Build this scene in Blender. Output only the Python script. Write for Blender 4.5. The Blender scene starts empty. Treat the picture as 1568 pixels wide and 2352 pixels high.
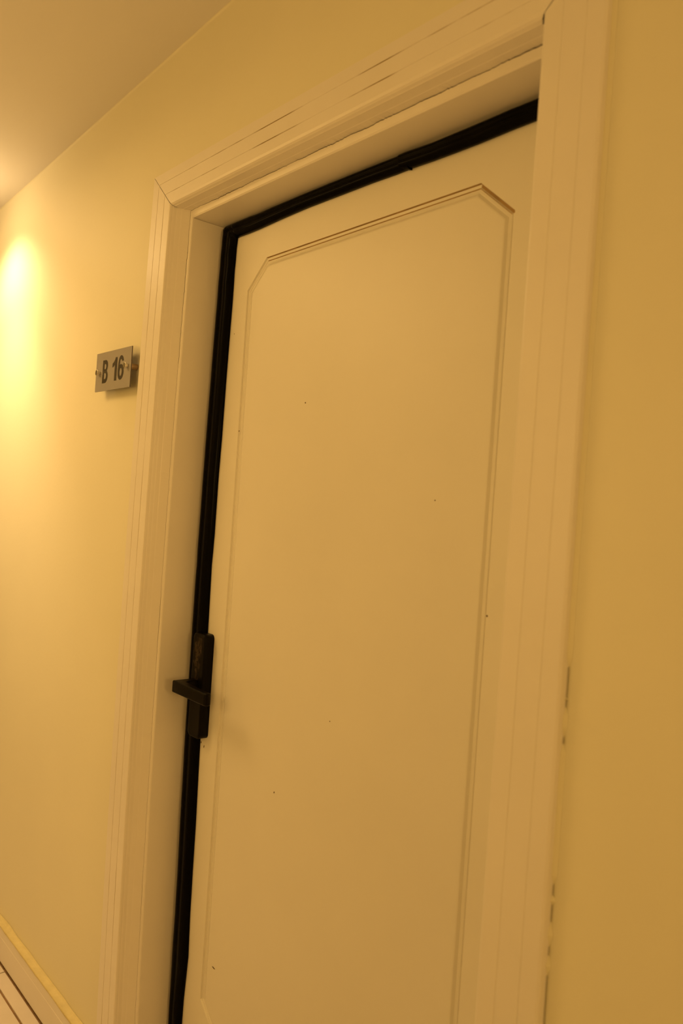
import bpy, bmesh, math, random
from mathutils import Vector, Matrix, noise

# ---------------------------------------------------------------- units
S = 1.09          # model units to metres
Z0 = 1.238        # height of the eye above the floor, model units
def W(p): return Vector((p[0]*S, p[1]*S, (p[2]+Z0)*S))
scn = bpy.context.scene
col = scn.collection

# ---------------------------------------------------------------- camera
R_ = Vector((0.644783, 0.761328, 0.068081)); U_ = Vector((-0.047943, -0.048612, 0.997666)); F_ = Vector((-0.762861, 0.646542, -0.005156))
cd = bpy.data.cameras.new('camera'); cam = bpy.data.objects.new('camera', cd); col.objects.link(cam)
cd.sensor_fit = 'VERTICAL'; cd.sensor_height = 36.0; cd.sensor_width = 24.0
cd.lens = 1846.276/2352*36.0; cd.clip_start = 0.02; cd.clip_end = 60
M = Matrix((R_, U_, -F_)).transposed().to_4x4(); M.translation = W((0, -0.75, 0)); cam.matrix_world = M
cd.dof.use_dof = True; cd.dof.focus_distance = 1.75; cd.dof.aperture_fstop = 4.0
scn.camera = cam

# ---------------------------------------------------------------- world, exposure
wd = bpy.data.worlds.new('world'); scn.world = wd; wd.use_nodes = True
wd.node_tree.nodes['Background'].inputs[0].default_value = (1.0, 0.72, 0.4, 1); wd.node_tree.nodes['Background'].inputs[1].default_value = 0.02
vs = scn.view_settings
vs.view_transform = 'Standard'; vs.look = 'None'; vs.gamma = 1.0; vs.use_curve_mapping = False; vs.exposure = 0.0

# ---------------------------------------------------------------- lamps (wall-side downlight, corridor light and two added fills)
WARM = (1.0, 0.605, 0.195)
def lamp(name, kind, loc, energy, color=WARM, **kw):
    l = bpy.data.lights.new(name, kind); l.energy = energy; l.color = color
    for k, v in kw.items(): setattr(l, k, v)
    o = bpy.data.objects.new(name, l); o.location = W(loc); col.objects.link(o); return o
SPOTC = (1.0, 0.685, 0.36)
lamp('downlight_beam', 'SPOT', (-2.42, -0.17, 0.80), 28.0, SPOTC, spot_size=math.radians(130), spot_blend=1.0, shadow_soft_size=0.025)
lamp('downlight_core', 'SPOT', (-2.36, -0.225, 0.79), 33.0, SPOTC, spot_size=math.radians(80), spot_blend=0.9, shadow_soft_size=0.03)
lamp('downlight_glow', 'POINT', (-2.40, -0.25, 0.74), 2.2, (1.0, 0.68, 0.33), shadow_soft_size=0.04)
lamp('corridor_light', 'AREA', (-2.2, -0.9, 0.80), 14.0, shape='DISK', size=0.8)
lamp('fill_opposite', 'POINT', (-0.80, -1.05, 0.08), 7.5, shadow_soft_size=0.19)  # added low fill for door and wall, not a known fitting
lamp('fill_right', 'POINT', (3.0, -0.8, 0.30), 58.0, shadow_soft_size=0.2)  # added fill from the far right to brighten the left reveal

# ---------------------------------------------------------------- materials
def mat(name, rgb, rough=0.5, metal=0.0, bump=0.0, bscale=60.0, mottle=0.0, mscale=6.0, coat=0.0, spec=0.5):
    m = bpy.data.materials.new(name); m.use_nodes = True
    nt = m.node_tree; b = nt.nodes['Principled BSDF']
    b.inputs['Base Color'].default_value = (*rgb, 1); b.inputs['Roughness'].default_value = rough
    b.inputs['Metallic'].default_value = metal; b.inputs['Coat Weight'].default_value = coat
    b.inputs['Specular IOR Level'].default_value = spec
    tc = nt.nodes.new('ShaderNodeTexCoord')
    if mottle:
        n = nt.nodes.new('ShaderNodeTexNoise'); n.inputs['Scale'].default_value = mscale; n.inputs['Detail'].default_value = 6
        nt.links.new(tc.outputs['Object'], n.inputs['Vector'])
        mr = nt.nodes.new('ShaderNodeMapRange'); mr.inputs[1].default_value = 0.3; mr.inputs[2].default_value = 0.7
        mr.inputs[3].default_value = 1-mottle; mr.inputs[4].default_value = 1.0
        nt.links.new(n.outputs['Fac'], mr.inputs[0])
        mx = nt.nodes.new('ShaderNodeVectorMath'); mx.operation = 'SCALE'; mx.inputs[0].default_value = rgb
        nt.links.new(mr.outputs[0], mx.inputs['Scale']); nt.links.new(mx.outputs[0], b.inputs['Base Color'])
    if bump:
        n = nt.nodes.new('ShaderNodeTexNoise'); n.inputs['Scale'].default_value = bscale; n.inputs['Detail'].default_value = 5
        nt.links.new(tc.outputs['Object'], n.inputs['Vector'])
        bp = nt.nodes.new('ShaderNodeBump'); bp.inputs['Strength'].default_value = bump; bp.inputs['Distance'].default_value = 0.002
        nt.links.new(n.outputs['Fac'], bp.inputs['Height']); nt.links.new(bp.outputs[0], b.inputs['Normal'])
    return m
wall_m = mat('cream_wall_paint', (0.80, 0.755, 0.575), 0.62, bump=0.12, bscale=90, mottle=0.03, mscale=3)
ceil_m = mat('white_ceiling_paint', (0.80, 0.77, 0.74), 0.75, bump=0.08, bscale=60)
trim_m = mat('ivory_gloss_paint', (0.815, 0.765, 0.70), 0.38, bump=0.10, bscale=25, mottle=0.03, mscale=8)
door_m = mat('ivory_door_paint', (0.80, 0.76, 0.665), 0.42, bump=0.08, bscale=40, mottle=0.03, mscale=5)
groove_m = mat('unpainted_groove', (0.42, 0.27, 0.10), 0.7, mottle=0.3, mscale=30)
crack_m = mat('dirty_crack', (0.16, 0.11, 0.06), 0.9)
yellow_m = mat('yellow_paint_edge', (0.62, 0.52, 0.24), 0.6, bump=0.6, bscale=70, mottle=0.12, mscale=40)
grout_m = mat('brown_grout', (0.30, 0.17, 0.07), 0.9, mottle=0.4, mscale=60)
tile_m = mat('glazed_cream_tile', (0.62, 0.55, 0.46), 0.3, mottle=0.06, mscale=14)
black_m = mat('black_rubber', (0.0025, 0.002, 0.0015), 0.22, bump=0.05, bscale=20, spec=0.03)
lock_m = mat('black_lacquered_metal', (0.0040, 0.0028, 0.0015), 0.34, spec=0.08)
chrome_m = mat('chrome', (0.75, 0.72, 0.66), 0.22, metal=1.0)
brass_m = mat('brass', (0.40, 0.29, 0.19), 0.35, metal=0.6)
plate_m = mat('silver_backed_acrylic', (0.42, 0.40, 0.40), 0.30, metal=0.25, spec=0.5)
edge_m = mat('dark_acrylic_edge', (0.11, 0.09, 0.08), 0.3)
letter_m = mat('dark_brown_lettering', (0.035, 0.028, 0.02), 0.45)
frost_m = mat('white_lamp_housing', (0.8, 0.8, 0.78), 0.4)

def dirty(base, name, dirt, lo=0.45, hi=0.62, scale=(2, 2, 2)):
    """base paint with dirt settled unevenly in it"""
    m = base.copy(); m.name = name; nt = m.node_tree; b = nt.nodes['Principled BSDF']
    tc = nt.nodes.new('ShaderNodeTexCoord'); mp = nt.nodes.new('ShaderNodeMapping'); mp.inputs['Scale'].default_value = scale
    n = nt.nodes.new('ShaderNodeTexNoise'); n.inputs['Scale'].default_value = 1.0; n.inputs['Detail'].default_value = 4
    nt.links.new(tc.outputs['Object'], mp.inputs[0]); nt.links.new(mp.outputs[0], n.inputs['Vector'])
    mr = nt.nodes.new('ShaderNodeMapRange'); mr.inputs[1].default_value = lo; mr.inputs[2].default_value = hi
    nt.links.new(n.outputs['Fac'], mr.inputs[0])
    mx = nt.nodes.new('ShaderNodeMix'); mx.data_type = 'RGBA'
    src = b.inputs['Base Color'].links[0].from_socket if b.inputs['Base Color'].links else None
    if src: nt.links.new(src, mx.inputs[6])
    else: mx.inputs[6].default_value = b.inputs['Base Color'].default_value
    mx.inputs[7].default_value = (*dirt, 1)
    nt.links.new(mr.outputs[0], mx.inputs[0]); nt.links.new(mx.outputs[2], b.inputs['Base Color'])
    return m
trim_dirt = dirty(trim_m, 'grimy_groove_paint', (0.36, 0.26, 0.12), 0.50, 0.66, (7, 7, 7))
trim_faint = dirty(trim_m, 'faintly_grimy_groove_paint', (0.60, 0.53, 0.40), 0.40, 0.60, (7, 7, 7))
lock_worn = dirty(lock_m, 'worn_black_lacquer', (0.050, 0.034, 0.020), 0.44, 0.60, (60, 60, 34))

# ---------------------------------------------------------------- helpers
def link(name, me, mats, parent=None, kind=None, smooth=False):
    o = bpy.data.objects.new(name, me); col.objects.link(o)
    for m in (mats if isinstance(mats, (list, tuple)) else [mats]): me.materials.append(m)
    if parent: o.parent = parent
    if kind: o['kind'] = kind
    if smooth:
        for f in me.polygons: f.use_smooth = True
    return o
def from_bm(name, bm, mats, parent=None, kind=None, smooth=False):
    bmesh.ops.recalc_face_normals(bm, faces=bm.faces)
    me = bpy.data.meshes.new(name); bm.to_mesh(me); bm.free()
    return link(name, me, mats, parent, kind, smooth)
def box_bm(x0, x1, y0, y1, z0, z1, bevel=0.0, seg=2, bm=None, mi=0):
    own = bm is None
    if own: bm = bmesh.new()
    vs_ = [bm.verts.new(W((x, y, z))) for x in (x0, x1) for y in (y0, y1) for z in (z0, z1)]
    fs = [bm.faces.new([vs_[i] for i in q]) for q in ((0, 1, 3, 2), (4, 6, 7, 5), (0, 4, 5, 1), (2, 3, 7, 6), (0, 2, 6, 4), (1, 5, 7, 3))]
    for f in fs: f.material_index = mi
    if bevel and own:
        bmesh.ops.bevel(bm, geom=list(bm.edges), offset=bevel*S, segments=seg, affect='EDGES', profile=0.5)
    return bm
def box(name, x0, x1, y0, y1, z0, z1, m, parent=None, kind=None, bevel=0.0, seg=2):
    o = from_bm(name, box_bm(x0, x1, y0, y1, z0, z1, bevel, seg), m, parent, kind)
    return o
def tag(o, label, cat, group=None):
    o['label'] = label; o['category'] = cat
    if group: o['group'] = group
def empty(name, loc):
    o = bpy.data.objects.new(name, None); o.empty_display_size = 0.05; o.location = W(loc); col.objects.link(o); return o
def adopt(ch, par):
    ch.parent = par; ch.matrix_parent_inverse = Matrix.Translation(-Vector(par.location))
def sweep(name, rows, mats, strip_mat=None, closed=False, parent=None, kind=None, caps=True, smooth=False):
    """rows: list of profiles (lists of points); strip_mat(j) -> material of strip j"""
    bm = bmesh.new(); V = [[bm.verts.new(W(p)) for p in r] for r in rows]
    n = len(rows[0]); m = n if closed else n-1
    for i in range(len(rows)-1):
        for j in range(m):
            k = (j+1) % n
            f = bm.faces.new((V[i][j], V[i][k], V[i+1][k], V[i+1][j]))
            if strip_mat: f.material_index = strip_mat(j)
            f.smooth = smooth
    if caps and closed:
        bm.faces.new(V[0]); bm.faces.new(V[-1])
    me = bpy.data.meshes.new(name)
    bmesh.ops.recalc_face_normals(bm, faces=bm.faces)
    bm.to_mesh(me); bm.free()
    return link(name, me, mats, parent, kind)
def cyl(name, c, axis, r, l, m, parent=None, seg=20, bevel=0.0):
    bm = bmesh.new(); bmesh.ops.create_cone(bm, cap_ends=True, segments=seg, radius1=r*S, radius2=r*S, depth=l*S)
    if bevel:
        ed = [e for e in bm.edges if abs(e.verts[0].co.z-e.verts[1].co.z) < 1e-6 and len(e.link_faces) == 2]
        bmesh.ops.bevel(bm, geom=ed, offset=bevel*S, segments=2, affect='EDGES', profile=0.5)
    q = Vector((0, 0, 1)).rotation_difference(Vector(axis)).to_matrix().to_4x4()
    bmesh.ops.transform(bm, matrix=Matrix.Translation(W(c)) @ q, verts=bm.verts)
    o = from_bm(name, bm, m, parent)
    for f in o.data.polygons: f.use_smooth = len(f.vertices) == 4
    return o

# ---------------------------------------------------------------- room shell
FL = -Z0
XL, XR, YB = -5.2, 4.5, -1.25             # corridor ends and the wall behind the camera
def ceil_z(x): return 0.838 + (x+2.594)*0.0530   # the ceiling drops a little towards the far end
OX0, OX1, OZ = -1.478, -0.572, 0.578      # hole in the wall, hidden behind the casing
TH = 0.20
def wall_with_opening():
    bm = bmesh.new()
    def quad(pts):
        bm.faces.new([bm.verts.new(W(p)) for p in pts])
    def panel(x0, x1, z0, z1, top=False):
        for y in (0, TH):
            if top: quad([(x0, y, z0), (x1, y, z0), (x1, y, ceil_z(x1)+.02), (x0, y, ceil_z(x0)+.02)])
            else: quad([(x0, y, z0), (x1, y, z0), (x1, y, z1), (x0, y, z1)])
    panel(XL, OX0, FL, 0, True); panel(OX0, OX1, OZ, 0, True); panel(OX1, XR, FL, 0, True)
    quad([(OX0, 0, FL), (OX0, TH, FL), (OX0, TH, OZ), (OX0, 0, OZ)]); quad([(OX1, 0, FL), (OX1, TH, FL), (OX1, TH, OZ), (OX1, 0, OZ)])
    quad([(OX0, 0, OZ), (OX1, 0, OZ), (OX1, TH, OZ), (OX0, TH, OZ)])
    bmesh.ops.remove_doubles(bm, verts=bm.verts, dist=1e-5)
    return from_bm('wall_back', bm, wall_m, kind='structure')
wall_with_opening()
box('wall_front', XL, XR, YB-0.1, YB, FL, 1.30, wall_m, kind='structure')
box('wall_left', XL-0.1, XL, YB, 0, FL, 0.75, wall_m, kind='structure')
box('wall_right', XR, XR+0.1, YB, 0, FL, 1.30, wall_m, kind='structure')
def slab(name, x0, x1, y0, y1, zf, th, m):
    bm = bmesh.new(); v = []
    for x in (x0, x1):
        for y in (y0, y1):
            for t in (0, th): v.append(bm.verts.new(W((x, y, zf(x)+t))))
    for q in ((0, 1, 3, 2), (4, 6, 7, 5), (0, 4, 5, 1), (2, 3, 7, 6), (0, 2, 6, 4), (1, 5, 7, 3)): bm.faces.new([v[i] for i in q])
    return from_bm(name, bm, m, kind='structure')
slab('ceiling', XL, XR, YB, 0.0, ceil_z, 0.06, ceil_m)
# soft plaster fillet where the wall meets the ceiling
rows = []
for i in range(2):
    x = (XL, XR)[i]; r = 0.006
    rows.append([(x, -r*(1-math.sin(a)), ceil_z(x)+0.001-r*(1-math.cos(a))) for a in [math.pi/2*k/8 for k in range(9)]])
sweep('trim_1', rows, wall_m, kind='structure', smooth=True)
floor = box('floor', XL, XR, YB, 0.15, FL-0.06, FL-0.004, grout_m, kind='structure')
# floor tiles: a narrow cut row along the skirting, then full tiles
def tile(x0, x1, y0, y1):
    box('floor_tile', x0, x1, y0, y1, FL-0.0045, FL, tile_m, parent=floor, bevel=0.0008, seg=1)
g = 0.0016
xs = [-2.06-0.30*k for k in range(3, 0, -1)] + [-2.06+0.30*k for k in range(0, 11)]
for a, b in zip(xs[:-1], xs[1:]):
    if a < -1.55: tile(a+g, b-g, -0.0545+g, -0.0215)
for r in range(3):
    for a, b in zip(xs[:-1], xs[1:]):
        tile(a+g-0.06, b-g-0.06, -0.0565-0.30*(r+1)+g, -0.0565-0.30*r-g)

# ---------------------------------------------------------------- skirting with its yellow painted top edge
rnd = random.Random(4)
def skirt(name, x0, x1, lab=False):
    n = max(2, int((x1-x0)/0.02)); rows = []; rows2 = []
    for i in range(n+1):
        x = x0+(x1-x0)*i/n
        t = -0.152+1.238+FL   # top, z
        t = -1.150
        rows.append([(x, 0.0, t), (x, -0.0165, t), (x, -0.018, t-0.0015), (x, -0.0180, t-0.024), (x, -0.0172, t-0.0255), (x, -0.0180, t-0.027), (x, -0.0180, FL+0.003), (x, -0.003, FL+0.003)])
        e = noise.noise(Vector((x*14, 3, 0)))*0.003 + noise.noise(Vector((x*60, 9, 0)))*0.0014
        e2 = noise.noise(Vector((x*11, 7, 5)))*0.003 + noise.noise(Vector((x*50, 1, 4)))*0.0012
        rows2.append([(x, -0.0004, t+0.0035+e), (x, -0.0012, t+0.0030+e), (x, -0.0060, t+0.0012), (x, -0.0172, t+0.0008), (x, -0.0188, t-0.0025+e2), (x, -0.0181, t-0.0040+e2)])
    o = sweep(name, rows, trim_m, kind='structure')
    sweep('paint_edge', rows2, yellow_m, parent=o, smooth=True)
    return o
skirt('baseboard_back', XL, -1.545)

# ---------------------------------------------------------------- door frame: casing strips, reveals
XO_L, XO_R, ZO = -1.543, -0.492, 0.646       # outer edges of the casing
UJ = 0.104; KH = 0.0925/0.104
YJ, YD = 0.028, 0.103                        # front edge of the reveal, face of the door
def lens_bow(z): return -0.0095+0.015*((z+0.33)/0.83)**2     # left post curved to imitate the lens's barrel distortion
GD = 0.0008
def groove(u, v): return [(u-.0010, v), (u-.0004, v+GD), (u+.0004, v+GD), (u+.0010, v)]
def face_profile():
    p = [(0, -0.0012), (0, -0.0112), (0.0008, -0.012), (0.0040, -0.0120)] + groove(0.024, -0.012) + groove(0.053, -0.012)
    return p
def side_profile(c, w):
    """c: wander of the crack, w: how far it gapes"""
    p = face_profile()
    p += [(0.0755, -0.012), (0.0776, -0.0113), (0.0791, -0.0090), (0.0800, -0.0058), (0.0812, -0.0046), (0.0828, 0.0005), (0.0842, 0.0022), (0.0880, 0.0085), (0.0890, 0.0095), (0.0975, 0.0235+c)]
    p += [(0.0978, 0.0240+c+w*0.3), (0.0960, 0.0270+c), (0.0982, 0.0240+c+w)]
    p += [(0.1000, 0.0252), (0.1032, 0.0262), (UJ, YJ), (UJ, YJ+0.0015)]
    return p
def head_profile(c, w):
    k = 1/KH; p = face_profile()
    p += [(0.066*k, -0.012), (0.0700*k, -0.0110), (0.0725*k, -0.0085), (0.0742*k, -0.0048), (0.0750*k, -0.0040), (0.0757*k, 0.0030), (0.0766*k, 0.0110), (0.0772*k, 0.0120), ((0.0780+c)*k, 0.0240)]
    p += [((0.0782+c)*k, 0.0243), ((0.0782+c)*k, 0.0285), ((0.0786+c+w)*k, 0.0243)]
    p += [((0.0830)*k, 0.0252), ((0.0900)*k, 0.0262), (UJ, YJ), (UJ, YJ+0.0015)]
    return p
NS = len(side_profile(0, 0)); NH = len(head_profile(0, 0)); NF = len(face_profile())
def strip_mat(n):
    def f(j):
        if j in (4, 5, 6, 8, 9, 10): return 1
        if j in (n-7, n-6): return 2
        return 0
    return f
def jag(t, seed):
    v = noise.noise(Vector((t*22, seed, 0)))*0.0016 + noise.noise(Vector((t*80, seed, 7)))*0.0011 + noise.noise(Vector((t*240, seed, 3)))*0.0010
    return v
def gape(t, seed, base):
    return max(0.0001, (noise.noise(Vector((t*7, seed, 1)))*1.2+base)*0.0008)
KR = 1.07      # the near strip is a little wider
MG = 0.0007   # half width of the open mitre joint
def casing_side(name, xo, sgn, bowed, seed, gapb):
    n = 420; rows = []
    for i in range(n+1):
        s = i/n; r = []
        for (u, v) in side_profile(0, 0): pass
        zt_ref = ZO
        z_mid = FL+(zt_ref-FL)*s
        prof = side_profile(jag(z_mid, seed)*(0.6 if bowed else 0.5), gape(z_mid, seed, gapb(z_mid)))
        for (u, v) in prof:
            ztop = ZO-u*KH-MG+(0.010 if u > 0.0795 else 0)
            z = FL+(ztop-FL)*s
            if not bowed: v = {-0.0112: -0.0070, -0.012: (-0.0105 if u < 0.002 else v)}.get(v, -0.0116 if abs(v+0.0112) < 1e-6 and u > 0.01 else v)
            r.append((xo+sgn*u*(1 if bowed else KR)+(lens_bow(z) if bowed else 0), v, z))
        rows.append(r)
    return sweep(name, rows, [trim_m, trim_faint if bowed else trim_m, crack_m], strip_mat(NS), kind='structure')
trim_l = casing_side('trim_2', XO_L, 1, True, 2.0, lambda z: 0.75 if z > 0.33 else (0.25 if z > -0.3 else -0.25))
GD = 0.0005
trim_r = casing_side('trim_3', XO_R, -1, False, 9.0, lambda z: -0.5)
GD = 0.0008
n = 260; rows = []
xm = 0.5*(XO_L+XO_R)
for i in range(n+1):
    s = i/n; x_ref = XO_L+(XO_R-XO_L)*s
    r = []
    for (u, v) in head_profile(jag(x_ref, 5.0), gape(x_ref, 5.0, 0.9 if x_ref > -1.1 else 0.45)):
        z = ZO-u*KH
        xa = XO_L+u+lens_bow(z)+MG-(0.014 if u*KH > 0.0765 else 0); xb = XO_R-u*KR-MG
        r.append((xa+(xb-xa)*s, v, z))
    rows.append(r)
trim_h = sweep('trim_4', rows, [trim_m, trim_dirt, crack_m], strip_mat(NH), kind='structure')
# reveals of the frame
def reveal_side(name, xj, sgn, bowed):
    n = 40; rows = []
    for i in range(n+1):
        z = FL+(ZO-UJ*KH-0.0006-FL)*i/n; b = lens_bow(z) if bowed else 0
        rows.append([(xj+b, YJ+0.0005, z), (xj+b, YD+0.045, z), (xj+b-sgn*0.02, YD+0.045, z), (xj+b-sgn*0.02, YJ+0.0005, z)])
    return sweep(name, rows, trim_m, closed=True, kind='structure')
XJL, XJR, ZJ = XO_L+UJ, XO_R-UJ*KR, ZO-UJ*KH
reveal_side('trim_5', XJL, 1, True); reveal_side('trim_6', XJR, -1, False)
box('trim_7', XJL-0.004, XJR+0.004, YJ+0.0012, YD+0.045, ZJ-0.0001, ZJ+0.014, trim_m, kind='structure')
# caulk bead along the outer side of the near casing, missing in places
gaps = [(-0.1865, -0.1536), (-0.1965, -0.1888), (-0.236, -0.229), (-0.3992, -0.3874), (-0.4278, -0.4090), (-0.4637, -0.4541), (-0.5434, -0.485), (-0.70, -0.60)]
segs = []; z1 = ZO-0.002
for a, b in sorted(gaps, key=lambda q: -q[1]):
    segs.append((b, z1)); z1 = a
segs.append((FL, z1))
for a, b in segs:
    k = max(2, int((b-a)/0.01)); rows = []
    for i in range(k+1):
        z = a+(b-a)*i/k; e = 0.0006*noise.noise(Vector((z*30, 2, 2)))
        f = min(1, (i+.3)/1.3, (k-i+.3)/1.3)
        rows.append([(XO_R-0.0006, -0.0002, z), (XO_R-0.0004, (-0.0052-e)*f, z), (XO_R+0.0018*f, -0.0026*f-e*.4, z), (XO_R+0.0040*f+e*.4, -0.0002, z)])
    sweep('caulk_bead', rows, wall_m, closed=True, parent=trim_r, smooth=False)

# ---------------------------------------------------------------- door leaf with its routed panel
door_face = YD
P_out = [(-1.2759, 0.4635), (-0.7536, 0.4665), (-0.6904, 0.4135), (-0.6904, -0.978), (-0.7536, -1.031), (-1.270, -1.031), (-1.333, -0.978), (-1.3347, 0.4100)]
def inset(poly, d):
    n = len(poly); out = []
    cx = sum(p[0] for p in poly)/n; cz = sum(p[1] for p in poly)/n
    for i in range(n):
        a, b, c = Vector(poly[i-1]), Vector(poly[i]), Vector(poly[(i+1) % n])
        def nrm(p, q):
            t = (q-p).normalized(); m = Vector((-t.y, t.x)); mid = (p+q)/2
            return m if m.dot(Vector((cx, cz))-mid) > 0 else -m
        n1, n2 = nrm(a, b), nrm(b, c); m = (n1+n2); m = m/(m.dot(n1))
        out.append(tuple(b+m*d))
    return out
bm = bmesh.new()
dx0, dx1, dz0, dz1 = XJL-0.0105, XJR-0.0003, FL+0.006, ZJ-0.0008
yb = YD+0.04
offs = [(0.0, 0.0), (0.0010, 0.0030), (0.0048, 0.0036), (0.0060, 0.0024), (0.0072, 0.0034), (0.0110, 0.0028), (0.0122, 0.0036), (0.0165, 0.0008), (0.0185, 0.0004)]
rings = [[bm.verts.new(W((x, YD+dy, z))) for (x, z) in inset(P_out, d)] for (d, dy) in offs]
for k in range(len(rings)-1):
    for i in range(8):
        f = bm.faces.new((rings[k][i], rings[k][(i+1) % 8], rings[k+1][(i+1) % 8], rings[k+1][i]))
        if (i == 0 and k in (0, 3)) or (i == 1 and k in (0, 1, 3)): f.material_index = 1
bm.faces.new(rings[-1])
c = [bm.verts.new(W(p)) for p in ((dx0, YD, dz1), (dx1, YD, dz1), (dx1, YD, dz0), (dx0, YD, dz0))]
r0 = rings[0]
bm.faces.new((c[0], c[1], r0[1], r0[0])); bm.faces.new((c[1], r0[2], r0[1])); bm.faces.new((c[1], c[2], r0[3], r0[2]))
bm.faces.new((c[2], r0[4], r0[3])); bm.faces.new((c[2], c[3], r0[5], r0[4])); bm.faces.new((c[3], r0[6], r0[5])); bm.faces.new((c[3], c[0], r0[7], r0[6])); bm.faces.new((c[0], r0[0], r0[7]))
d = [bm.verts.new(W(p)) for p in ((dx0, yb, dz1), (dx1, yb, dz1), (dx1, yb, dz0), (dx0, yb, dz0))]
for i in range(4): bm.faces.new((c[i], c[(i+1) % 4], d[(i+1) % 4], d[i]))
bm.faces.new(d)
door = from_bm('door_1', bm, [door_m, groove_m], kind='structure')
# small chips and specks on the leaf
bm = bmesh.new()
for (x, z, a, l, w_) in [(-1.1243, 0.1794, 0, .0014, .0014), (-1.3306, 0.1357, .3, .0016, .0014), (-0.6906, -0.1316, .2, .0016, .0016), (-1.1385, -0.5105, 1.2, .0018, .0010), (-1.2934, -0.8976, -.12, .0055, .0012), (-1.3930, -0.4895, 1.5, .0026, .0016), (-1.3815, -0.4950, 1.4, .0032, .0014), (-1.372, 0.33, .3, .001, .001), (-0.80, 0.02, .3, .0012, .001), (-1.0, -0.35, .3, .001, .001)]:
    ca, sa = math.cos(a), math.sin(a); ring = []; ring2 = []
    for k in range(8):
        t = k*math.pi/4; u, v = l*math.cos(t), w_*math.sin(t)
        ring.append(bm.verts.new(W((x+u*ca-v*sa, YD, z+u*sa+v*ca)))); ring2.append(bm.verts.new(W((x+.7*(u*ca-v*sa), YD-.0005, z+.7*(u*sa+v*ca)))))
    for k in range(8): bm.faces.new((ring[k], ring[(k+1) % 8], ring2[(k+1) % 8], ring2[k]))
    bm.faces.new(ring2)
from_bm('dirt_specks', bm, crack_m, parent=door, kind='stuff')

# lock plate and lever
px0, px1, pz0, pz1, pyf = -1.4145, -1.3690, -0.4765, -0.2690, 0.0815
def rounded_slab(x0, x1, z0, z1, y0, y1, r, bev, seg=6):
    bm = bmesh.new(); ring = []
    for (cx, cz, a0) in ((x1-r, z1-r, 0), (x0+r, z1-r, 90), (x0+r, z0+r, 180), (x1-r, z0+r, 270)):
        for k in range(seg+1):
            a = math.radians(a0+90*k/seg); ring.append((cx+r*math.cos(a), cz+r*math.sin(a)))
    A = [bm.verts.new(W((x, y1, z))) for x, z in ring]; n = len(ring)
    prev = A; cx, cz = (x0+x1)/2, (z0+z1)/2
    lv = [(0, y0+bev)]+[(bev*(1-math.cos(math.radians(t))), y0+bev*(1-math.sin(math.radians(t)))) for t in (30, 60, 90)]
    for (ins, y) in lv:
        cur = [bm.verts.new(W((x-math.copysign(min(ins, abs(x-cx)), x-cx), y, z-math.copysign(min(ins, abs(z-cz)), z-cz)))) for x, z in ring]
        for i in range(n): bm.faces.new((prev[i], prev[(i+1) % n], cur[(i+1) % n], cur[i]))
        prev = cur
    bm.faces.new(prev); bm.faces.new(A)
    return bm
lp = from_bm('lock_plate', rounded_slab(px0, px1, pz0, pz1, pyf, YD-0.0002, 0.009, 0.0035), lock_m, parent=door)
for f in lp.data.polygons: f.use_smooth = len(f.vertices) == 4
lp['label'] = 'black lock plate with worn patch'
# worn area of the lacquer: thin shell with a ragged outline lying on the plate
bm = bmesh.new(); cxp = px0+0.0235; zt, zb_ = pz1-0.008, pz1-0.108
nz, nx = 34, 10
grid = []
for i in range(nz+1):
    t = i/nz; z = zt+(zb_-zt)*t
    hw = (0.0175 if t < .45 else 0.0175*(1-(t-.45)/.58)) * (0.75+0.5*noise.noise(Vector((t*9, 1, 3))))
    grid.append([bm.verts.new(W((cxp-0.001+(j/nx*2-1)*max(hw, .001), pyf-0.00035, z))) for j in range(nx+1)])
for i in range(nz):
    for j in range(nx):
        if noise.noise(Vector((i*.37, j*.55, 4))) > -0.22: bm.faces.new((grid[i][j], grid[i][j+1], grid[i+1][j+1], grid[i+1][j]))
from_bm('worn_patch', bm, lock_worn, parent=lp)
zl = -0.372
bm = bmesh.new()
# L-shaped lever: neck at the left end, flat bar running to the right
prof = [(-1.4035, 0.0355), (-1.4020, 0.0345), (-1.2830, 0.0345), (-1.2785, 0.0362), (-1.2765, 0.0395), (-1.2765, 0.0435), (-1.2780, 0.0465), (-1.2815, 0.0475), (-1.3800, 0.0475), (-1.3835, 0.0500), (-1.3850, 0.0540), (-1.3850, 0.0816), (-1.4035, 0.0816)]
bot = [bm.verts.new(W((x, y, zl-0.0118))) for x, y in prof]; top = [bm.verts.new(W((x, y, zl+0.0118))) for x, y in prof]
bm.faces.new(bot); bm.faces.new(top)
for i in range(len(prof)): bm.faces.new((bot[i], bot[(i+1) % len(prof)], top[(i+1) % len(prof)], top[i]))
ed = [e for e in bm.edges if abs(e.verts[0].co.z-e.verts[1].co.z) < 1e-6]
bmesh.ops.bevel(bm, geom=ed, offset=0.0028*S, segments=3, affect='EDGES', profile=0.5)
lev = from_bm('lever', bm, lock_m, parent=lp)

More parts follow.
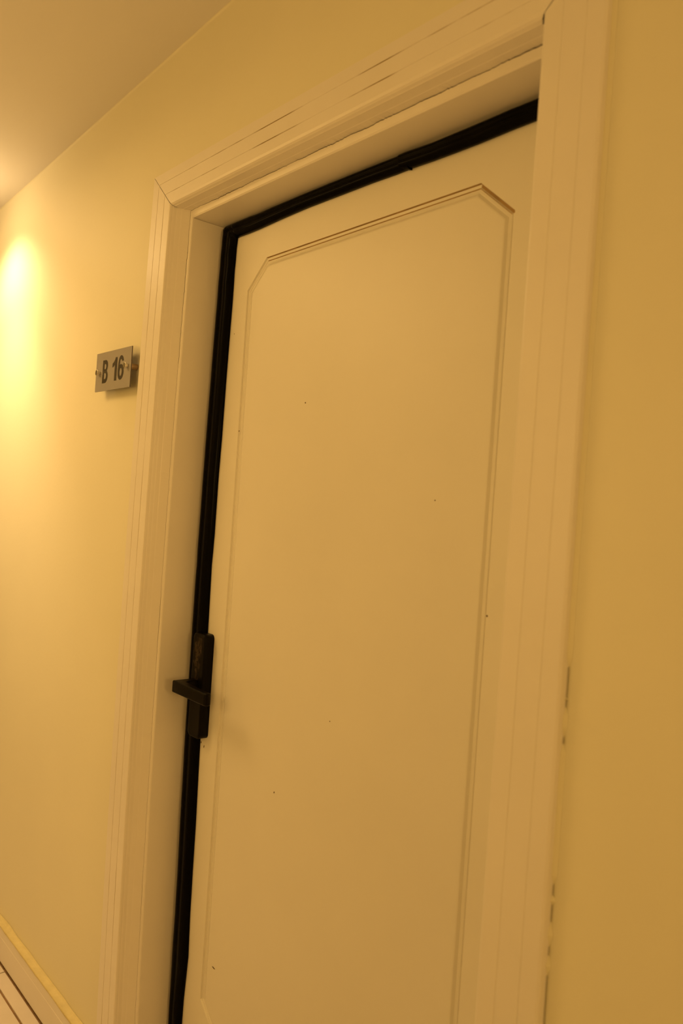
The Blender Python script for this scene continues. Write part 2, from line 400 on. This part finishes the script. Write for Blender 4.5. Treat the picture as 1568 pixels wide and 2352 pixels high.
# ---------------------------------------------------------------- black weather strip stuck around the door
SIDE = [((-1.4375, -1.0811), (-1.3934, -1.0575)), ((-1.4401, -1.0358), (-1.3926, -1.0113)), ((-1.4414, -0.9464), (-1.3861, -0.9202)), ((-1.4392, -0.8556), (-1.3901, -0.8344)), ((-1.4405, -0.7663), (-1.3913, -0.7471)), ((-1.4435, -0.6775), (-1.3917, -0.6595)), ((-1.446, -0.5525), (-1.395, -0.5377)), ((-1.4478, -0.499), (-1.3959, -0.4852)), ((-1.4492, -0.3734), (-1.3974, -0.3627)), ((-1.4485, -0.2744), (-1.3948, -0.2657)), ((-1.4487, -0.2115), (-1.396, -0.2045)), ((-1.4459, -0.1394), (-1.3973, -0.1345)), ((-1.4472, -0.0767), (-1.3945, -0.073)), ((-1.445, 0.0399), (-1.3941, 0.0407)), ((-1.4437, 0.1294), (-1.3912, 0.1281)), ((-1.4418, 0.2544), (-1.3895, 0.2501)), ((-1.4388, 0.3433), (-1.3874, 0.3369)), ((-1.4371, 0.3965), (-1.3858, 0.3889)), ((-1.4349, 0.4317), (-1.3853, 0.4235)), ((-1.4343, 0.4672), (-1.3857, 0.4583)), ((-1.4341, 0.4849), (-1.3843, 0.4755)), ((-1.4375, 0.5123), (-1.3838, 0.5014))]
CORNER = [((-1.4422, 0.5355), (-1.3816, 0.5217)), ((-1.4384, 0.5454), (-1.3808, 0.522)), ((-1.4264, 0.5516), (-1.38, 0.5223)), ((-1.4133, 0.5562), (-1.3785, 0.5224)), ((-1.3978, 0.5571), (-1.3753, 0.5226)), ((-1.3699, 0.5554), (-1.358, 0.5223)), ((-1.3418, 0.5535), (-1.3395, 0.5221)), ((-1.309, 0.5518), (-1.305, 0.5226)), ((-1.291, 0.5522), (-1.2859, 0.5221))]
TOP = [((-1.2954, 0.5527), (-1.2918, 0.5226)), ((-1.225, 0.5534), (-1.2219, 0.5258)), ((-1.1549, 0.5539), (-1.1519, 0.5273)), ((-1.063, 0.5525), (-1.0603, 0.5268)), ((-0.9877, 0.552), (-0.9851, 0.5264)), ((-0.929, 0.551), (-0.9264, 0.5249)), ((-0.9051, 0.5517), (-0.9025, 0.5249)), ((-0.848, 0.5491), (-0.8455, 0.5229)), ((-0.8083, 0.5491), (-0.8059, 0.5223)), ((-0.7616, 0.5494), (-0.7592, 0.5221)), ((-0.6995, 0.5501), (-0.6972, 0.5234)), ((-0.669, 0.5499), (-0.6668, 0.5233))]
KZ = 0.847/0.847
HP = [(0.0, 0.0020), (0.04, 0.0040), (0.12, 0.0072), (0.24, 0.0105), (0.36, 0.0110), (0.45, 0.0092), (0.50, 0.0086), (0.55, 0.0094), (0.66, 0.0112), (0.78, 0.0104), (0.90, 0.0070), (0.97, 0.0035), (1.0, 0.0012)]
def strip_rows(pairs, sub=4, seed=0.0, lift=0.0):
    out = []
    pts = []
    for i in range(len(pairs)-1):
        (a, b), (c_, d_) = pairs[i], pairs[i+1]
        for k in range(sub):
            t = k/sub; pts.append(((a[0]+(c_[0]-a[0])*t, a[1]+(c_[1]-a[1])*t), (b[0]+(d_[0]-b[0])*t, b[1]+(d_[1]-b[1])*t)))
    pts.append(pairs[-1])
    for i, (a, b) in enumerate(pts):
        a = (max(a[0], XJL+lens_bow(a[1])+0.0008), min(a[1], ZJ-0.0006)); row = []
        wv = 1+0.10*noise.noise(Vector((i*0.23, seed, 0)))
        for t, h in HP:
            row.append((a[0]+(b[0]-a[0])*t, YD-0.0045-h*wv*0.8-lift, a[1]+(b[1]-a[1])*t))
        row.append((b[0], YD-0.0002-lift, b[1])); row.append((a[0], YD-0.0002-lift, a[1]))
        out.append(row)
    return out
ws = empty('weather_strip', (-1.42, YD-0.005, FL+0.01))
tag(ws, 'black rubber weather strip stuck along the lock side and top of the cream door', 'weather strip')
side_pairs = [((-1.4395, FL+0.008), (-1.395, FL+0.008)), ((-1.4385, -1.15), (-1.3945, -1.14))] + SIDE
o = sweep('rubber_strip', strip_rows(side_pairs+CORNER[:5], 4, 1.0), black_m, closed=True, smooth=True); adopt(o, ws)
t1 = [p for p in TOP if p[0][0] < -0.91]
e0 = TOP[6]
o = sweep('rubber_strip', strip_rows(CORNER[4:8]+t1[1:]+[e0, ((-0.8965, 0.5512), (-0.8935, 0.5225))], 4, 5.0, 0.0004), black_m, closed=True, smooth=True); adopt(o, ws)
t2 = [((-0.915, 0.5516), (-0.912, 0.5268))]+TOP[6:]+[((-0.6040, 0.5498), (-0.6040, 0.5233))]
o = sweep('rubber_strip', strip_rows(t2, 4, 8.0, 0.0016), black_m, closed=True, smooth=True); adopt(o, ws)

# ---------------------------------------------------------------- room number plate
sx0, sx1, sz0, sz1, sy = -1.7375, -1.5632, 0.2200, 0.3050, -0.0215
sg = empty('room_number_plate', ((sx0+sx1)/2, 0, sz0))
tag(sg, 'small silver sign reading B 16 on metal pins beside the door casing', 'sign')
def adoptm(o): adopt(o, sg); return o
bm = box_bm(sx0, sx1, sy, sy+0.0022, sz0, sz1)
for f in bm.faces: f.material_index = 0 if abs(f.calc_center_median().y-sy*S) < 1e-4 else 1
adoptm(from_bm('plate', bm, [plate_m, edge_m]))
def arc(cx, cy, rx, ry, a0, a1, n=14): return [(cx+rx*math.cos(math.radians(a0+(a1-a0)*k/n)), cy+ry*math.sin(math.radians(a0+(a1-a0)*k/n))) for k in range(n+1)]
GL = {
 'B': ([(0, 0), (0, 1)]+arc(.36, .745, .28, .255, 90, -50)+arc(.36, .285, .32, .285, 50, -90), [[(.21, .60), (.21, .83)]+arc(.34, .715, .10, .115, 90, -90, 8), [(.21, .17), (.21, .43)]+arc(.35, .30, .12, .13, 90, -90, 8)], .68),
 '1': ([(.30, 0), (.30, .70), (.20, .63), (.06, .58), (.06, .75), (.20, .82), (.31, .92), (.35, 1), (.52, 1), (.52, 0)], [], .52),
 '6': (arc(.33, .72, .28, .28, 8, 168)+[(.02, .60), (0, .45)]+arc(.33, .325, .33, .325, 180, 360)+arc(.33, .33, .33, .31, 0, 112, 12)+[(.20, .60), (.205, .68)]+arc(.335, .73, .115, .115, 170, 12, 8), [arc(.335, .315, .125, .165, 0, 337.5, 15)], .66)}
def glyph(name, ch, x0, x1, z0, z1):
    cu = bpy.data.curves.new(name, 'CURVE'); cu.dimensions = '2D'; cu.fill_mode = 'BOTH'; cu.extrude = 0.0
    outer, holes, wd_ = GL[ch]
    for lp_ in [outer]+holes:
        sp = cu.splines.new('POLY'); sp.points.add(len(lp_)-1); sp.use_cyclic_u = True
        for q, (a, b) in zip(sp.points, lp_): q.co = (a/wd_, b, 0, 1)
    tmp = bpy.data.objects.new('tmp', cu); col.objects.link(tmp)
    me = bpy.data.meshes.new_from_object(tmp.evaluated_get(bpy.context.evaluated_depsgraph_get()))
    bpy.data.objects.remove(tmp)
    for v in me.vertices: v.co = W((x0+(x1-x0)*v.co.x, sy-0.0004, z0+(z1-z0)*v.co.y))
    me.materials.clear()
    return adoptm(link(name, me, letter_m))
glyph('letter', 'B', -1.7022, -1.6750, 0.2372, 0.2873)
glyph('digit', '1', -1.6550, -1.6300, 0.2383, 0.2885)
glyph('digit', '6', -1.6250, -1.5965, 0.2383, 0.2902)
for xx in (-1.7175, -1.5785):
    zc = 0.2610 if xx < -1.7 else 0.2650
    pin = adoptm(cyl('standoff_pin', (xx, sy/2+0.0010, zc), (0, 1, 0), 0.0066, abs(sy)-0.0024, brass_m, bevel=0.0006))
    for nm, y0, y1, rr in (('pin_neck', sy-0.0050, sy-0.0001, 0.0050), ('pin_head', sy-0.0078, sy-0.0051, 0.0066)):
        h = cyl(nm, (xx, (y0+y1)/2, zc), (0, 1, 0), rr, y1-y0, chrome_m, bevel=0.0005)
        h.parent = pin

# ---------------------------------------------------------------- downlight housings in the ceiling (just outside the frame)
def downlight(x, y, r, label):
    e = empty('ceiling_downlight', (x, y, ceil_z(x))); tag(e, label, 'lamp')
    bm = bmesh.new(); ringp = [(r, 0.0), (r, -0.004), (r*.85, -0.008), (r*.72, -0.006), (r*.70, 0.0)]; N = 32
    V = [[bm.verts.new(W((x+p*math.cos(2*math.pi*k/N), y+p*math.sin(2*math.pi*k/N), ceil_z(x+p*math.cos(2*math.pi*k/N))+q-0.0003)) ) for k in range(N)] for p, q in ringp]
    for i in range(len(ringp)-1):
        for k in range(N): bm.faces.new((V[i][k], V[i][(k+1) % N], V[i+1][(k+1) % N], V[i+1][k]))
    o = from_bm('trim_ring', bm, frost_m, smooth=True); adopt(o, e)
downlight(-2.36, -0.225, 0.045, 'round white ceiling downlight close to the wall past the number plate')
